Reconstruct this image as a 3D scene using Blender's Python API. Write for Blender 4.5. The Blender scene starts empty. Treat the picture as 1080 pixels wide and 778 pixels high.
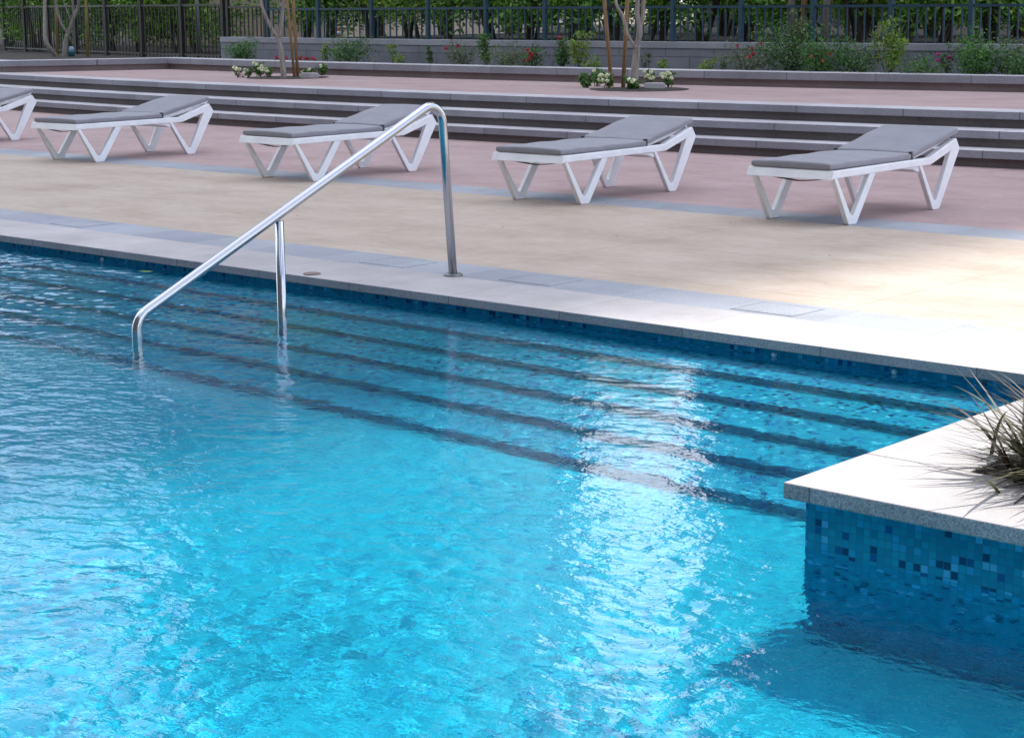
import bpy, bmesh, math, random
import numpy as np
from mathutils import Vector, Matrix

R = math.radians
rng = np.random.default_rng(7)
random.seed(7)
sc = bpy.context.scene
COL = sc.collection

# ------------------------------------------------------------------ camera
F_PX, PITCH, YAW, ROLL, CAM_H = 1929.88, R(11.194), R(-41.737), R(-.365), 1.5
fwd = np.array([math.sin(YAW) * math.cos(PITCH), math.cos(YAW) * math.cos(PITCH), -math.sin(PITCH)])
rgt0 = np.array([math.cos(YAW), -math.sin(YAW), 0.])
up0 = np.cross(rgt0, fwd)
rgt = math.cos(ROLL) * rgt0 + math.sin(ROLL) * up0
upv = -math.sin(ROLL) * rgt0 + math.cos(ROLL) * up0
EYE = np.array([0., 0., CAM_H])
cam = bpy.data.cameras.new('camera')
cam.sensor_width = 36
cam.lens = F_PX / 1080 * 36
cam.clip_end = 3000
co = bpy.data.objects.new('camera', cam)
COL.objects.link(co)
m4 = Matrix(((rgt[0], upv[0], -fwd[0], 0), (rgt[1], upv[1], -fwd[1], 0), (rgt[2], upv[2], -fwd[2], CAM_H), (0, 0, 0, 1)))
co.matrix_world = m4
sc.camera = co

# ------------------------------------------------------------------ sky, sun, exposure
SUN_EL, SUN_AZ = R(62), R(3)           # azimuth from +Y towards +X
wd = bpy.data.worlds.new('World')
sc.world = wd
wd.use_nodes = True
sky = wd.node_tree.nodes.new('ShaderNodeTexSky')
sky.sky_type = 'NISHITA'
sky.sun_disc = False
sky.sun_elevation = SUN_EL
sky.sun_rotation = SUN_AZ
sky.air_density = .8
sky.dust_density = 1.4
sky.ozone_density = .6
bgn = wd.node_tree.nodes['Background']
bgn.inputs[1].default_value = .15
# broken white cloud over the sky
_n, _l = wd.node_tree.nodes, wd.node_tree.links
_tc = _n.new('ShaderNodeTexCoord')
_mp = _n.new('ShaderNodeMapping')
_mp.inputs['Scale'].default_value = (1, 1, 2.4)
_l.new(_tc.outputs['Generated'], _mp.inputs[0])
_nz = _n.new('ShaderNodeTexNoise')
_nz.inputs['Scale'].default_value = 2.1
_nz.inputs['Detail'].default_value = 7
_l.new(_mp.outputs[0], _nz.inputs['Vector'])
_rp = _n.new('ShaderNodeValToRGB')
_rp.color_ramp.elements[0].position = .43
_rp.color_ramp.elements[1].position = .66
_l.new(_nz.outputs['Fac'], _rp.inputs[0])
_mx = _n.new('ShaderNodeMix')
_mx.data_type = 'RGBA'
_sx = _n.new('ShaderNodeSeparateXYZ')
_l.new(_tc.outputs['Generated'], _sx.inputs[0])
_hr = _n.new('ShaderNodeMapRange')            # a bank of bright cloud low over the horizon
_hr.inputs['From Min'].default_value = .20
_hr.inputs['From Max'].default_value = .55
_hr.inputs['To Min'].default_value = 1
_hr.inputs['To Max'].default_value = 0
_l.new(_sx.outputs['Z'], _hr.inputs['Value'])
_ma = _n.new('ShaderNodeMath')
_ma.operation = 'MAXIMUM'
_l.new(_rp.outputs[0], _ma.inputs[0])
_vd = _n.new('ShaderNodeVectorMath')           # thickest towards the north-west
_vd.operation = 'DOT_PRODUCT'
_l.new(_tc.outputs['Generated'], _vd.inputs[0])
_vd.inputs[1].default_value = (-.56, .83, 0)
_h2 = _n.new('ShaderNodeMapRange')
_h2.inputs['From Min'].default_value = .86
_h2.inputs['From Max'].default_value = .96
_h2.inputs['To Min'].default_value = .12
_h2.inputs['To Max'].default_value = .9
_l.new(_vd.outputs['Value'], _h2.inputs['Value'])
_mm = _n.new('ShaderNodeMath')
_mm.operation = 'MULTIPLY'
_l.new(_hr.outputs[0], _mm.inputs[0])
_l.new(_h2.outputs[0], _mm.inputs[1])
_l.new(_mm.outputs[0], _ma.inputs[1])
_l.new(_ma.outputs[0], _mx.inputs[0])
_l.new(sky.outputs[0], _mx.inputs[6])
_mx.inputs[7].default_value = (8.8, 9.2, 9.8, 1)
_l.new(_mx.outputs[2], bgn.inputs[0])
sun = bpy.data.lights.new('sun', 'SUN')
sun.energy = 2.75
sun.angle = R(.53)
sun.color = (1, .96, .9)
so = bpy.data.objects.new('sun', sun)
COL.objects.link(so)
sd = Vector((math.sin(SUN_AZ) * math.cos(SUN_EL), math.cos(SUN_AZ) * math.cos(SUN_EL), math.sin(SUN_EL)))
so.rotation_euler = sd.to_track_quat('Z', 'Y').to_euler()
so.location = sd * 50
sun.cycles.is_caustics_light = True     # real caustics on the pool floor
sc.view_settings.view_transform = 'Standard'
sc.view_settings.look = 'None'
sc.view_settings.exposure = 1.1
sc.view_settings.gamma = 1
sc.cycles.use_denoising = True
sc.cycles.max_bounces = 10
sc.cycles.transmission_bounces = 8
sc.cycles.sample_clamp_indirect = 6


# ------------------------------------------------------------------ helpers
def at(px, py, Y):
    """point of the plane Y = const seen at a pixel of the 1080 x 778 photograph"""
    d = fwd + rgt * (px - 540) / F_PX - upv * (py - 389) / F_PX
    return EYE + d * (Y / d[1])


def gz(px, py, z):
    d = fwd + rgt * (px - 540) / F_PX - upv * (py - 389) / F_PX
    return EYE + d * ((z - CAM_H) / d[2])


def tag(o, label=None, cat=None, group=None, kind=None):
    if label: o['label'] = label
    if cat: o['category'] = cat
    if group: o['group'] = group
    if kind: o['kind'] = kind
    return o


def empty(name, loc, rz=0., label=None, cat=None, group=None):
    o = bpy.data.objects.new(name, None)
    COL.objects.link(o)
    o.location = loc
    o.rotation_euler = (0, 0, rz)
    o.empty_display_size = .1
    return tag(o, label, cat, group)


class MB:
    def __init__(s):
        s.v, s.f, s.m = [], [], []

    def add(s, v, f, mi=0):
        n = len(s.v)
        s.v += [tuple(map(float, p)) for p in v]
        s.f += [tuple(i + n for i in q) for q in f]
        s.m += [mi] * len(f)

    def box(s, a, b, mi=0):
        (x0, y0, z0), (x1, y1, z1) = a, b
        v = [(x, y, z) for x in (x0, x1) for y in (y0, y1) for z in (z0, z1)]
        s.add(v, [(0, 1, 3, 2), (4, 6, 7, 5), (0, 4, 5, 1), (2, 3, 7, 6), (0, 2, 6, 4), (1, 5, 7, 3)], mi)

    def bar(s, a, b, wx, wy, mi=0):
        """rectangular bar from a to b"""
        a, b = Vector(a), Vector(b)
        t = (b - a).normalized()
        ref = Vector((0, 1, 0)) if abs(t.y) < .9 else Vector((1, 0, 0))
        u = t.cross(ref).normalized()
        w = t.cross(u)
        v = []
        for p in (a, b):
            for i, j in ((-1, -1), (1, -1), (1, 1), (-1, 1)):
                v.append(p + u * (i * wx / 2) + w * (j * wy / 2))
        s.add(v, [(3, 2, 1, 0), (4, 5, 6, 7), (0, 1, 5, 4), (1, 2, 6, 5), (2, 3, 7, 6), (3, 0, 4, 7)], mi)

    def tube(s, pts, rad, n=10, mi=0, cap=True):
        P = [Vector(p) for p in pts]
        if not hasattr(rad, '__len__'): rad = [rad] * len(P)
        t0 = (P[1] - P[0]).normalized()
        u = t0.orthogonal().normalized()
        v = []
        for i, p in enumerate(P):
            t = (P[min(i + 1, len(P) - 1)] - P[max(i - 1, 0)]).normalized()
            u = (u - t * u.dot(t)).normalized()
            w = t.cross(u)
            for k in range(n):
                a = 2 * math.pi * k / n
                v.append(p + (u * math.cos(a) + w * math.sin(a)) * rad[i])
        f = []
        for i in range(len(P) - 1):
            for k in range(n):
                k2 = (k + 1) % n
                f.append((i * n + k, i * n + k2, (i + 1) * n + k2, (i + 1) * n + k))
        if cap:
            f.append(tuple(range(n))[::-1])
            f.append(tuple(range((len(P) - 1) * n, len(P) * n)))
        s.add(v, f, mi)

    def prism(s, poly, x0, x1, axis='x', mi=0):
        """polygon in (a, b) extruded along an axis; axis x: (y, z); axis z: (x, y)"""
        n = len(poly)
        if axis == 'x':
            v = [(x0, a, b) for a, b in poly] + [(x1, a, b) for a, b in poly]
        else:
            v = [(a, b, x0) for a, b in poly] + [(a, b, x1) for a, b in poly]
        f = [tuple(range(n))[::-1], tuple(range(n, 2 * n))]
        f += [(i, (i + 1) % n, n + (i + 1) % n, n + i) for i in range(n)]
        s.add(v, f, mi)

    def sweep(s, line, o0, o1, z0, z1, mi=0, zl=None):
        """rectangular section swept along an XY polyline; o0..o1 offsets to its left normal"""
        P = np.array(line, float)
        d = np.diff(P, axis=0)
        d /= np.linalg.norm(d, axis=1)[:, None]
        nn = np.c_[-d[:, 1], d[:, 0]]
        N = np.zeros_like(P)
        N[0], N[-1] = nn[0], nn[-1]
        for i in range(1, len(P) - 1):
            b = nn[i - 1] + nn[i]
            b /= np.linalg.norm(b)
            N[i] = b / (b @ nn[i])
        v = []
        for i in range(len(P)):
            a, b = P[i] + N[i] * o0, P[i] + N[i] * o1
            v += [(a[0], a[1], z0), (b[0], b[1], z0), (b[0], b[1], z1), (a[0], a[1], z1)]
        f = []
        for i in range(len(P) - 1):
            for k in range(4):
                k2 = (k + 1) % 4
                f.append((4 * i + k, 4 * i + k2, 4 * i + 4 + k2, 4 * i + 4 + k))
        f += [(0, 1, 2, 3), tuple(4 * (len(P) - 1) + k for k in (3, 2, 1, 0))]
        s.add(v, f, mi)

    def build(s, name, mats, parent=None, smooth=False, bevel=0, fix=True):
        me = bpy.data.meshes.new(name)
        me.from_pydata(s.v, [], s.f)
        if not isinstance(mats, (list, tuple)): mats = [mats]
        for m in mats: me.materials.append(m)
        if len(mats) > 1: me.polygons.foreach_set('material_index', s.m)
        if fix:
            bm = bmesh.new()
            bm.from_mesh(me)
            bmesh.ops.recalc_face_normals(bm, faces=bm.faces[:])
            bm.to_mesh(me)
            bm.free()
        if smooth: me.shade_smooth()
        o = bpy.data.objects.new(name, me)
        COL.objects.link(o)
        if parent is not None: o.parent = parent
        if bevel:
            b = o.modifiers.new('bevel', 'BEVEL')
            b.width = bevel
            b.segments = 2
            b.limit_method = 'ANGLE'
            b.angle_limit = R(40)
        return o


def np_mesh(name, v, f, mat, parent=None, smooth=False):
    me = bpy.data.meshes.new(name)
    v = np.asarray(v, np.float32)
    f = np.asarray(f, np.int32)
    me.vertices.add(len(v))
    me.vertices.foreach_set('co', v.ravel())
    k = f.shape[1]
    me.loops.add(f.size)
    me.loops.foreach_set('vertex_index', f.ravel())
    me.polygons.add(len(f))
    me.polygons.foreach_set('loop_start', np.arange(len(f), dtype=np.int32) * k)
    me.update(calc_edges=True)
    me.materials.append(mat)
    if smooth: me.shade_smooth()
    o = bpy.data.objects.new(name, me)
    COL.objects.link(o)
    if parent is not None: o.parent = parent
    return o


def copy_tree(o, parent=None):
    c = o.copy()
    COL.objects.link(c)
    if parent is not None: c.parent = parent
    for ch in list(o.children): copy_tree(ch, c)
    return c


def fillet(pts, rads, n=8):
    P = [Vector(p) for p in pts]
    out = [P[0]]
    for i in range(1, len(P) - 1):
        r = rads[i - 1]
        a, b, c = P[i - 1], P[i], P[i + 1]
        u, w = (a - b).normalized(), (c - b).normalized()
        ang = u.angle(w)
        d = r / math.tan(ang / 2)
        p0, p1 = b + u * d, b + w * d
        ctr = b + (u + w).normalized() * (r / math.sin(ang / 2))
        e0, e1 = p0 - ctr, p1 - ctr
        tot = e0.angle(e1)
        for k in range(n + 1):
            t = k / n
            out.append(ctr + (e0 * math.sin((1 - t) * tot) + e1 * math.sin(t * tot)) / math.sin(tot))
    out.append(P[-1])
    return out


# ------------------------------------------------------------------ materials
def mat(name, base=(.5, .5, .5), rough=.6, metal=0., spec=.5):
    m = bpy.data.materials.new(name)
    m.use_nodes = True
    b = m.node_tree.nodes['Principled BSDF']
    b.inputs['Base Color'].default_value = (*base, 1)
    b.inputs['Roughness'].default_value = rough
    b.inputs['Metallic'].default_value = metal
    b.inputs['Specular IOR Level'].default_value = spec
    return m


class NT:
    """tiny node-building helper"""
    def __init__(s, m):
        s.nt = m.node_tree
        s.b = s.nt.nodes['Principled BSDF']

    def n(s, t, **kw):
        x = s.nt.nodes.new(t)
        for k, v in kw.items(): setattr(x, k, v)
        return x

    def l(s, a, b): s.nt.links.new(a, b)

    def coord(s, scale=(1, 1, 1), kind='Object'):
        tc = s.n('ShaderNodeTexCoord')
        mp = s.n('ShaderNodeMapping')
        mp.inputs['Scale'].default_value = scale
        if kind == 'World':
            g = s.n('ShaderNodeNewGeometry')
            s.l(g.outputs['Position'], mp.inputs[0])
        else:
            s.l(tc.outputs[kind], mp.inputs[0])
        return mp.outputs[0]

    def noise(s, vec, scale, detail=4, rough=.55):
        t = s.n('ShaderNodeTexNoise')
        t.inputs['Scale'].default_value = scale
        t.inputs['Detail'].default_value = detail
        t.inputs['Roughness'].default_value = rough
        s.l(vec, t.inputs['Vector'])
        return t.outputs['Fac']

    def ramp(s, fac, stops, interp='LINEAR'):
        r = s.n('ShaderNodeValToRGB')
        r.color_ramp.interpolation = interp
        el = r.color_ramp.elements
        while len(el) < len(stops): el.new(.5)
        for e, (p, c) in zip(el, stops):
            e.position = p
            e.color = (*c, 1) if len(c) == 3 else c
        s.l(fac, r.inputs[0])
        return r.outputs[0]

    def mix(s, a, b, fac, mode='MIX'):
        x = s.n('ShaderNodeMix', data_type='RGBA', blend_type=mode)
        for i, q in ((6, a), (7, b)):
            if isinstance(q, tuple): x.inputs[i].default_value = (*q, 1)
            else: s.l(q, x.inputs[i])
        if isinstance(fac, (int, float)): x.inputs[0].default_value = fac
        else: s.l(fac, x.inputs[0])
        return x.outputs[2]

    def math(s, op, a, b=None, c=None):
        x = s.n('ShaderNodeMath', operation=op)
        for i, q in enumerate((a, b, c)):
            if q is None: continue
            if isinstance(q, (int, float)): x.inputs[i].default_value = q
            else: s.l(q, x.inputs[i])
        return x.outputs[0]

    def bump(s, h, strength=.3, dist=.01):
        x = s.n('ShaderNodeBump')
        x.inputs['Strength'].default_value = strength
        x.inputs['Distance'].default_value = dist
        s.l(h, x.inputs['Height'])
        s.l(x.outputs[0], s.b.inputs['Normal'])

    def col(s, c): s.l(c, s.b.inputs['Base Color'])


def g3(r, g, b): return (r, g, b)


def stone(name, dark, light, speck=220., grain=.5, rough=.75, joints=None, cloud=1.4, bump=.25):
    m = mat(name, light, rough)
    t = NT(m)
    c = t.coord(kind='World')
    fine = t.noise(c, speck, 2, .7)
    big = t.noise(c, cloud, 4, .6)
    a = t.ramp(fine, [(.5 - .25 * grain, dark), (.5 + .2 * grain, light)])
    b = t.mix(a, t.ramp(big, [(.3, (.72, .72, .72)), (.7, (1.08, 1.08, 1.08))]), .8, 'MULTIPLY')
    sn = t.noise(t.coord((1, 1, 1), 'World'), 2.6, 7, .68)
    b = t.mix(b, t.ramp(sn, [(.56, (1, 1, 1)), (.66, (.86, .85, .84))]), .75, 'MULTIPLY')
    if joints:
        step, off, wid, axis = joints
        sep = t.n('ShaderNodeSeparateXYZ')
        t.l(c, sep.inputs[0])
        q = t.math('DIVIDE', t.math('SUBTRACT', sep.outputs[axis], off), step)
        fr = t.math('ABSOLUTE', t.math('SUBTRACT', t.math('FRACT', q), .5))
        j = t.math('GREATER_THAN', fr, .5 - wid / step / 2)
        wn = t.n('ShaderNodeTexWhiteNoise', noise_dimensions='1D')
        t.l(t.math('FLOOR', q), wn.inputs['W'])
        b = t.mix(b, t.ramp(wn.outputs[0], [(0, (.88, .87, .88)), (1, (1.05, 1.04, 1.03))]), 1., 'MULTIPLY')
        b = t.mix(b, tuple(.55 * x for x in dark), t.math('MULTIPLY', j, .75))
    t.col(b)
    t.bump(fine, bump, .004)
    return m


def mosaic(name, ramp, size=.0235, grout=(.012, .17, .27)):
    m = mat(name, (.02, .3, .45), .25, 0, .12)
    t = NT(m)
    geo = t.n('ShaderNodeNewGeometry')
    vm = t.n('ShaderNodeVectorMath', operation='MULTIPLY_ADD')
    t.l(geo.outputs['Position'], vm.inputs[0])
    vm.inputs[1].default_value = (1 / size,) * 3
    vm.inputs[2].default_value = (.37, .29, .41)
    fl = t.n('ShaderNodeVectorMath', operation='FLOOR')
    t.l(vm.outputs[0], fl.inputs[0])
    wn = t.n('ShaderNodeTexWhiteNoise', noise_dimensions='3D')
    t.l(fl.outputs[0], wn.inputs['Vector'])
    colr = t.ramp(wn.outputs['Value'], ramp, 'CONSTANT')
    # grout on the two axes of each face
    fr = t.n('ShaderNodeVectorMath', operation='FRACTION')
    t.l(vm.outputs[0], fr.inputs[0])
    s1 = t.n('ShaderNodeSeparateXYZ')
    t.l(fr.outputs[0], s1.inputs[0])
    s2 = t.n('ShaderNodeSeparateXYZ')
    t.l(geo.outputs['True Normal'], s2.inputs[0])
    g = None
    for i in range(3):
        e = t.math('GREATER_THAN', t.math('ABSOLUTE', t.math('SUBTRACT', s1.outputs[i], .5)), .445)
        k = t.math('LESS_THAN', t.math('ABSOLUTE', s2.outputs[i]), .5)
        q = t.math('MULTIPLY', e, k)
        g = q if g is None else t.math('MAXIMUM', g, q)
    t.col(t.mix(colr, grout, g))
    ro = t.math('ADD', t.math('MULTIPLY', g, .5), .15)
    t.l(ro, t.b.inputs['Roughness'])
    return m


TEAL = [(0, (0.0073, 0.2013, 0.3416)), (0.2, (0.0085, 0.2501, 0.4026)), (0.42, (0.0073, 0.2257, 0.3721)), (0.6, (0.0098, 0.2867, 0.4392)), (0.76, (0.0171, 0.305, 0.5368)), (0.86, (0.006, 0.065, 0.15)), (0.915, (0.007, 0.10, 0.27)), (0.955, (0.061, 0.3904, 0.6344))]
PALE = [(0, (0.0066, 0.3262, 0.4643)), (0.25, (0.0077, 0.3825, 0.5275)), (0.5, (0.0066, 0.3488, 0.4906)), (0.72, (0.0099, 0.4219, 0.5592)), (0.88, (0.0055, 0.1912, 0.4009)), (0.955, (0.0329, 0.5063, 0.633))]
M = {}
M['tile'] = mosaic('mosaic_wall_tile', TEAL)
M['tile_floor'] = mosaic('mosaic_floor_tile', PALE, .0235, (.015, .29, .46))
STEPC = [(0, (0.0104, 0.2704, 0.4199)), (0.2, (0.0117, 0.3177, 0.4816)), (0.42, (0.0104, 0.2974, 0.4569)), (0.6, (0.013, 0.3515, 0.5187)), (0.72, (0.0182, 0.4056, 0.5681)), (0.8, (0.004, 0.052, 0.152)), (0.88, (0.0078, 0.1352, 0.3705)), (0.95, (0.065, 0.5678, 0.741))]
M['tile_step'] = mosaic('mosaic_step_tile', STEPC)
M['coping'] = stone('coping_top_stone', (.40, .375, .38), (.54, .51, .505), 260, .7, .7, (.765, -6.62, .006, 0), 1.7)
M['coping_edge'] = stone('coping_edge_stone', (.15, .16, .18), (.46, .47, .50), 190, .75, .8, (.765, -6.62, .006, 0), 2.)  # darker than the top: rough face plus shade put into its colour
M['planter_stone'] = stone('planter_top_stone', (.33, .31, .305), (.45, .425, .415), 260, .6, .7, None, 1.7)
M['grey_strip'] = stone('grey_stone_strip', (.26, .28, .32), (.40, .42, .46), 90, 1., .75, (.6, .1, .004, 0), 1.1)
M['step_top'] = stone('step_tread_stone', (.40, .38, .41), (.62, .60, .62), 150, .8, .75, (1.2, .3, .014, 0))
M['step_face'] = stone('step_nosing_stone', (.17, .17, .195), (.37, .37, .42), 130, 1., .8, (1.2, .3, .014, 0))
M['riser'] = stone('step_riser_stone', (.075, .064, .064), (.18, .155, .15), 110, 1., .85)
M['kerb_wall'] = stone('low_wall_stone', (.16, .125, .12), (.27, .22, .21), 110, 1., .85)
M['soil'] = stone('dark_soil', (.015, .011, .009), (.06, .045, .035), 60, 1.2, .95, None, 3, .8)
M['block'] = None


def deck_mat(name, cols, slab=None):
    m = mat(name, cols[0], .8)
    t = NT(m)
    c = t.coord((1, 1, 1), 'World')
    st = t.coord((1, 1.5, 1), 'World')
    n1 = t.noise(st, 1.3, 6, .62)
    n2 = t.noise(st, 9, 5, .65)
    n3 = t.noise(c, 160, 2, .7)
    a = t.ramp(n1, [(.28, cols[0]), (.5, cols[1]), (.72, cols[2])])
    a = t.mix(a, t.ramp(n2, [(.3, (.90, .89, .88)), (.7, (1.06, 1.06, 1.06))]), .9, 'MULTIPLY')
    a = t.mix(a, t.ramp(n3, [(.3, (.82, .82, .82)), (.7, (1.1, 1.1, 1.1))]), .8, 'MULTIPLY')
    sn = t.noise(t.coord((1, 1, 1), 'World'), 1.1, 8, .7)
    a = t.mix(a, t.ramp(sn, [(.54, (1, 1, 1)), (.66, (.86, .84, .82))]), .7, 'MULTIPLY')
    if slab:
        sx, sy, w, k = slab
        sep = t.n('ShaderNodeSeparateXYZ')
        t.l(c, sep.inputs[0])
        qx = t.math('DIVIDE', sep.outputs[0], sx)
        qy = t.math('DIVIDE', sep.outputs[1], sy)
        jx = t.math('GREATER_THAN', t.math('ABSOLUTE', t.math('SUBTRACT', t.math('FRACT', qx), .5)), .5 - w / sx)
        jy = t.math('GREATER_THAN', t.math('ABSOLUTE', t.math('SUBTRACT', t.math('FRACT', qy), .5)), .5 - w / sy)
        a = t.mix(a, tuple(x * .5 for x in cols[0]), t.math('MULTIPLY', t.math('MAXIMUM', jx, jy), k))
    t.col(a)
    t.bump(n3, .25, .004)
    return m


M['sand'] = deck_mat('sand_coloured_paving', [(.385, .305, .24), (.455, .37, .30), (.515, .435, .36)], (2.4, 1.16, .004, .5))
M['pink'] = deck_mat('pink_paving', [(.34, .23, .22), (.405, .285, .275), (.45, .33, .315)], (2.6, 1.9, .005, .6))
M['earth'] = deck_mat('bare_earth', [(.09, .07, .05), (.13, .10, .07), (.16, .13, .09)])


def steel():
    m = mat('brushed_steel', (.50, .51, .53), .26, 1.)
    t = NT(m)
    n = t.noise(t.coord((1, 1, 1), 'World'), 6, 3)
    t.l(t.ramp(n, [(.3, (.17, .17, .17)), (.7, (.24, .24, .24))]), t.b.inputs['Roughness'])
    return m


M['steel'] = steel()
M['steel_dull'] = mat('dull_steel', (.30, .30, .31), .4, 1.)


def plastic():
    m = mat('white_resin', (.80, .80, .82), .38)
    t = NT(m)
    n = t.noise(t.coord((1, 1, 1), 'Object'), 6, 5, .6)
    t.col(t.ramp(n, [(.3, (.73, .73, .75)), (.6, (.82, .82, .84))]))
    return m


M['white'] = plastic()


def fabric(name, a, b):
    m = mat(name, a, .9)
    t = NT(m)
    c = t.coord((1, 1, 1), 'Object')
    n = t.noise(c, 7, 5, .6)
    w = t.noise(c, 420, 1, .5)
    q = t.ramp(n, [(.3, a), (.7, b)])
    t.col(t.mix(q, t.ramp(w, [(.3, (.86, .86, .86)), (.7, (1.1, 1.1, 1.1))]), .8, 'MULTIPLY'))
    t.b.inputs['Sheen Weight'].default_value = .15
    t.bump(n, .15, .02)
    return m


M['cushion'] = fabric('grey_cushion_fabric', (.215, .208, .235), (.26, .25, .28))
M['strap'] = mat('dark_webbing', (.045, .04, .04), .8)


def paint(name, a, b, rough=.45):
    m = mat(name, a, rough)
    t = NT(m)
    n = t.noise(t.coord((1, 1, 1), 'World'), 5, 5, .65)
    t.col(t.ramp(n, [(.3, a), (.7, b)]))
    return m


M['fence'] = paint('dark_teal_paint', (.007, .036, .060), (.012, .055, .088), .6)
M['fence_brown'] = paint('dark_brown_paint', (.012, .011, .010), (.025, .022, .02), .5)
M['wood'] = None


def wood(name, a, b):
    m = mat(name, a, .8)
    t = NT(m)
    n = t.noise(t.coord((30, 30, 2), 'Object'), 1.5, 5, .6)
    t.col(t.ramp(n, [(.3, a), (.7, b)]))
    t.bump(n, .3, .003)
    return m


M['stake'] = wood('tan_stake_wood', (.20, .115, .05), (.34, .21, .10))
M['stake_yellow'] = wood('yellow_stake_wood', (.24, .16, .06), (.36, .25, .11))
M['bark'] = wood('pale_mottled_bark', (.12, .10, .085), (.36, .32, .28))
M['bark_dark'] = wood('dark_bark', (.04, .03, .022), (.12, .09, .065))
M['tie'] = mat('black_rubber', (.012, .012, .012), .7)


def blockwork():
    m = mat('grey_concrete_block', (.2, .2, .22), .9)
    t = NT(m)
    c = t.coord((1, 1, 1), 'World')
    sep = t.n('ShaderNodeSeparateXYZ')
    t.l(c, sep.inputs[0])
    cmb = t.n('ShaderNodeCombineXYZ')
    t.l(sep.outputs[0], cmb.inputs[0])
    t.l(sep.outputs[2], cmb.inputs[1])
    br = t.n('ShaderNodeTexBrick')
    t.l(cmb.outputs[0], br.inputs['Vector'])
    br.inputs['Color1'].default_value = (.19, .195, .225, 1)
    br.inputs['Color2'].default_value = (.235, .24, .27, 1)
    br.inputs['Mortar'].default_value = (.12, .12, .14, 1)
    br.inputs['Scale'].default_value = 1
    br.inputs['Mortar Size'].default_value = .007
    br.inputs['Brick Width'].default_value = .8
    br.inputs['Row Height'].default_value = .2
    n = t.noise(c, 3, 6, .6)
    t.col(t.mix(br.outputs[0], t.ramp(n, [(.3, (.75, .75, .75)), (.7, (1.15, 1.15, 1.15))]), .9, 'MULTIPLY'))
    t.bump(t.noise(c, 90, 3), .3, .005)
    return m


M['block'] = blockwork()
M['cap_grey'] = stone('wall_cap_concrete', (.24, .245, .27), (.36, .365, .40), 90, 1., .85)


def leaf(name, cols, rough=.5, trans=.32):
    m = mat(name, cols[1], rough)
    t = NT(m)
    g = t.n('ShaderNodeNewGeometry')
    n = len(cols) - 1
    c = t.ramp(g.outputs['Random Per Island'], [(i / n, q) for i, q in enumerate(cols)])
    t.col(c)
    tr = t.n('ShaderNodeBsdfTranslucent')
    t.l(t.mix(c, (1.25, 1.35, .7), 1., 'MULTIPLY'), tr.inputs[0])
    mx = t.n('ShaderNodeMixShader')
    mx.inputs[0].default_value = trans
    t.l(t.b.outputs[0], mx.inputs[1])
    t.l(tr.outputs[0], mx.inputs[2])
    t.l(mx.outputs[0], t.nt.nodes['Material Output'].inputs[0])
    return m


M['leaf_hedge'] = leaf('hedge_leaf', [(.02, .075, .018), (.07, .20, .03), (.14, .31, .045), (.30, .44, .08)])
M['leaf_hedge_light'] = leaf('light_hedge_leaf', [(.06, .17, .02), (.17, .34, .04), (.32, .48, .08), (.48, .55, .16)])
M['leaf_rose'] = leaf('rose_leaf', [(.014, .055, .018), (.035, .11, .03), (.065, .17, .04), (.13, .25, .055)])
M['leaf_lime'] = leaf('lime_leaf', [(.06, .14, .018), (.12, .23, .025), (.20, .30, .04), (.27, .32, .06)])
M['leaf_grey'] = leaf('greyish_leaf', [(.045, .08, .04), (.08, .13, .06), (.13, .17, .085), (.18, .21, .12)])
M['leaf_flower'] = leaf('flower_plant_leaf', [(.02, .08, .015), (.05, .15, .025), (.11, .25, .04)])
M['petal_white'] = leaf('white_petal', [(.65, .68, .50), (.78, .78, .66), (.82, .82, .76)], .6, .3)
M['petal_red'] = leaf('red_petal', [(.30, .012, .03), (.45, .02, .06), (.55, .08, .12)], .6, .2)
M['petal_pink'] = leaf('magenta_petal', [(.42, .02, .18), (.55, .04, .28)], .6, .2)
M['blade'] = leaf('grass_blade', [(.018, .013, .012), (.035, .028, .016), (.055, .05, .02), (.09, .085, .03), (.04, .024, .024)], .55, .15)

# ------------------------------------------------------------------ setting: ground
PX0, PX1, PY0, PY1 = -34., 2.5, 1.0, 6.97      # pool basin
g = MB()
BIG = 700
zg = -.03
for a, b in (((-BIG, PY1 + .5), (BIG, BIG)), ((-BIG, -BIG), (BIG, PY0 - .5)), ((-BIG, PY0 - .5), (PX0 - .5, PY1 + .5)), ((PX1 + .5, PY0 - .5), (BIG, PY1 + .5))):
    g.add([(a[0], a[1], zg), (b[0], a[1], zg), (b[0], b[1], zg), (a[0], b[1], zg)], [(0, 1, 2, 3)])
tag(g.build('ground', M['earth']), kind='structure')


def curve(base, c2=.0065, c1=.015):
    return lambda X: base + c2 * (X + 14) ** 2 + c1 * (X + 14)


XS = list(np.linspace(-46, 6, 53))
BASE, N1, N2, N3 = curve(15.385), curve(15.36), curve(15.68), curve(16.08)
KERB = curve(19.638, .0088, .076)


def sheet(name, lo, hi, z, m, xs=XS, kind='structure'):
    s = MB()
    v = []
    for x in xs:
        v += [(x, lo(x) if callable(lo) else lo, z), (x, hi(x) if callable(hi) else hi, z)]
    s.add(v, [(2 * i, 2 * i + 2, 2 * i + 3, 2 * i + 1) for i in range(len(xs) - 1)])
    return tag(s.build(name, m), kind=kind)


sheet('pool_deck', 7.88, 10.96, 0, M['sand'])
sheet('grey_paving_strip', 7.47, 7.88, .0, M['grey_strip'])
sheet('far_paving_strip', 10.96, 11.42, 0, M['grey_strip'])
sheet('pink_paving', 11.42, lambda x: BASE(x) + .1, 0, M['pink'])
s = MB()
s.box((-40, -12, -.4), (PX1 + 6, PY0 - .5, 0))
s.box((PX1 + .5, PY0 - .5, -.4), (12, 6.5, 0))
tag(s.build('near_deck', M['sand']), kind='structure')

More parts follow.
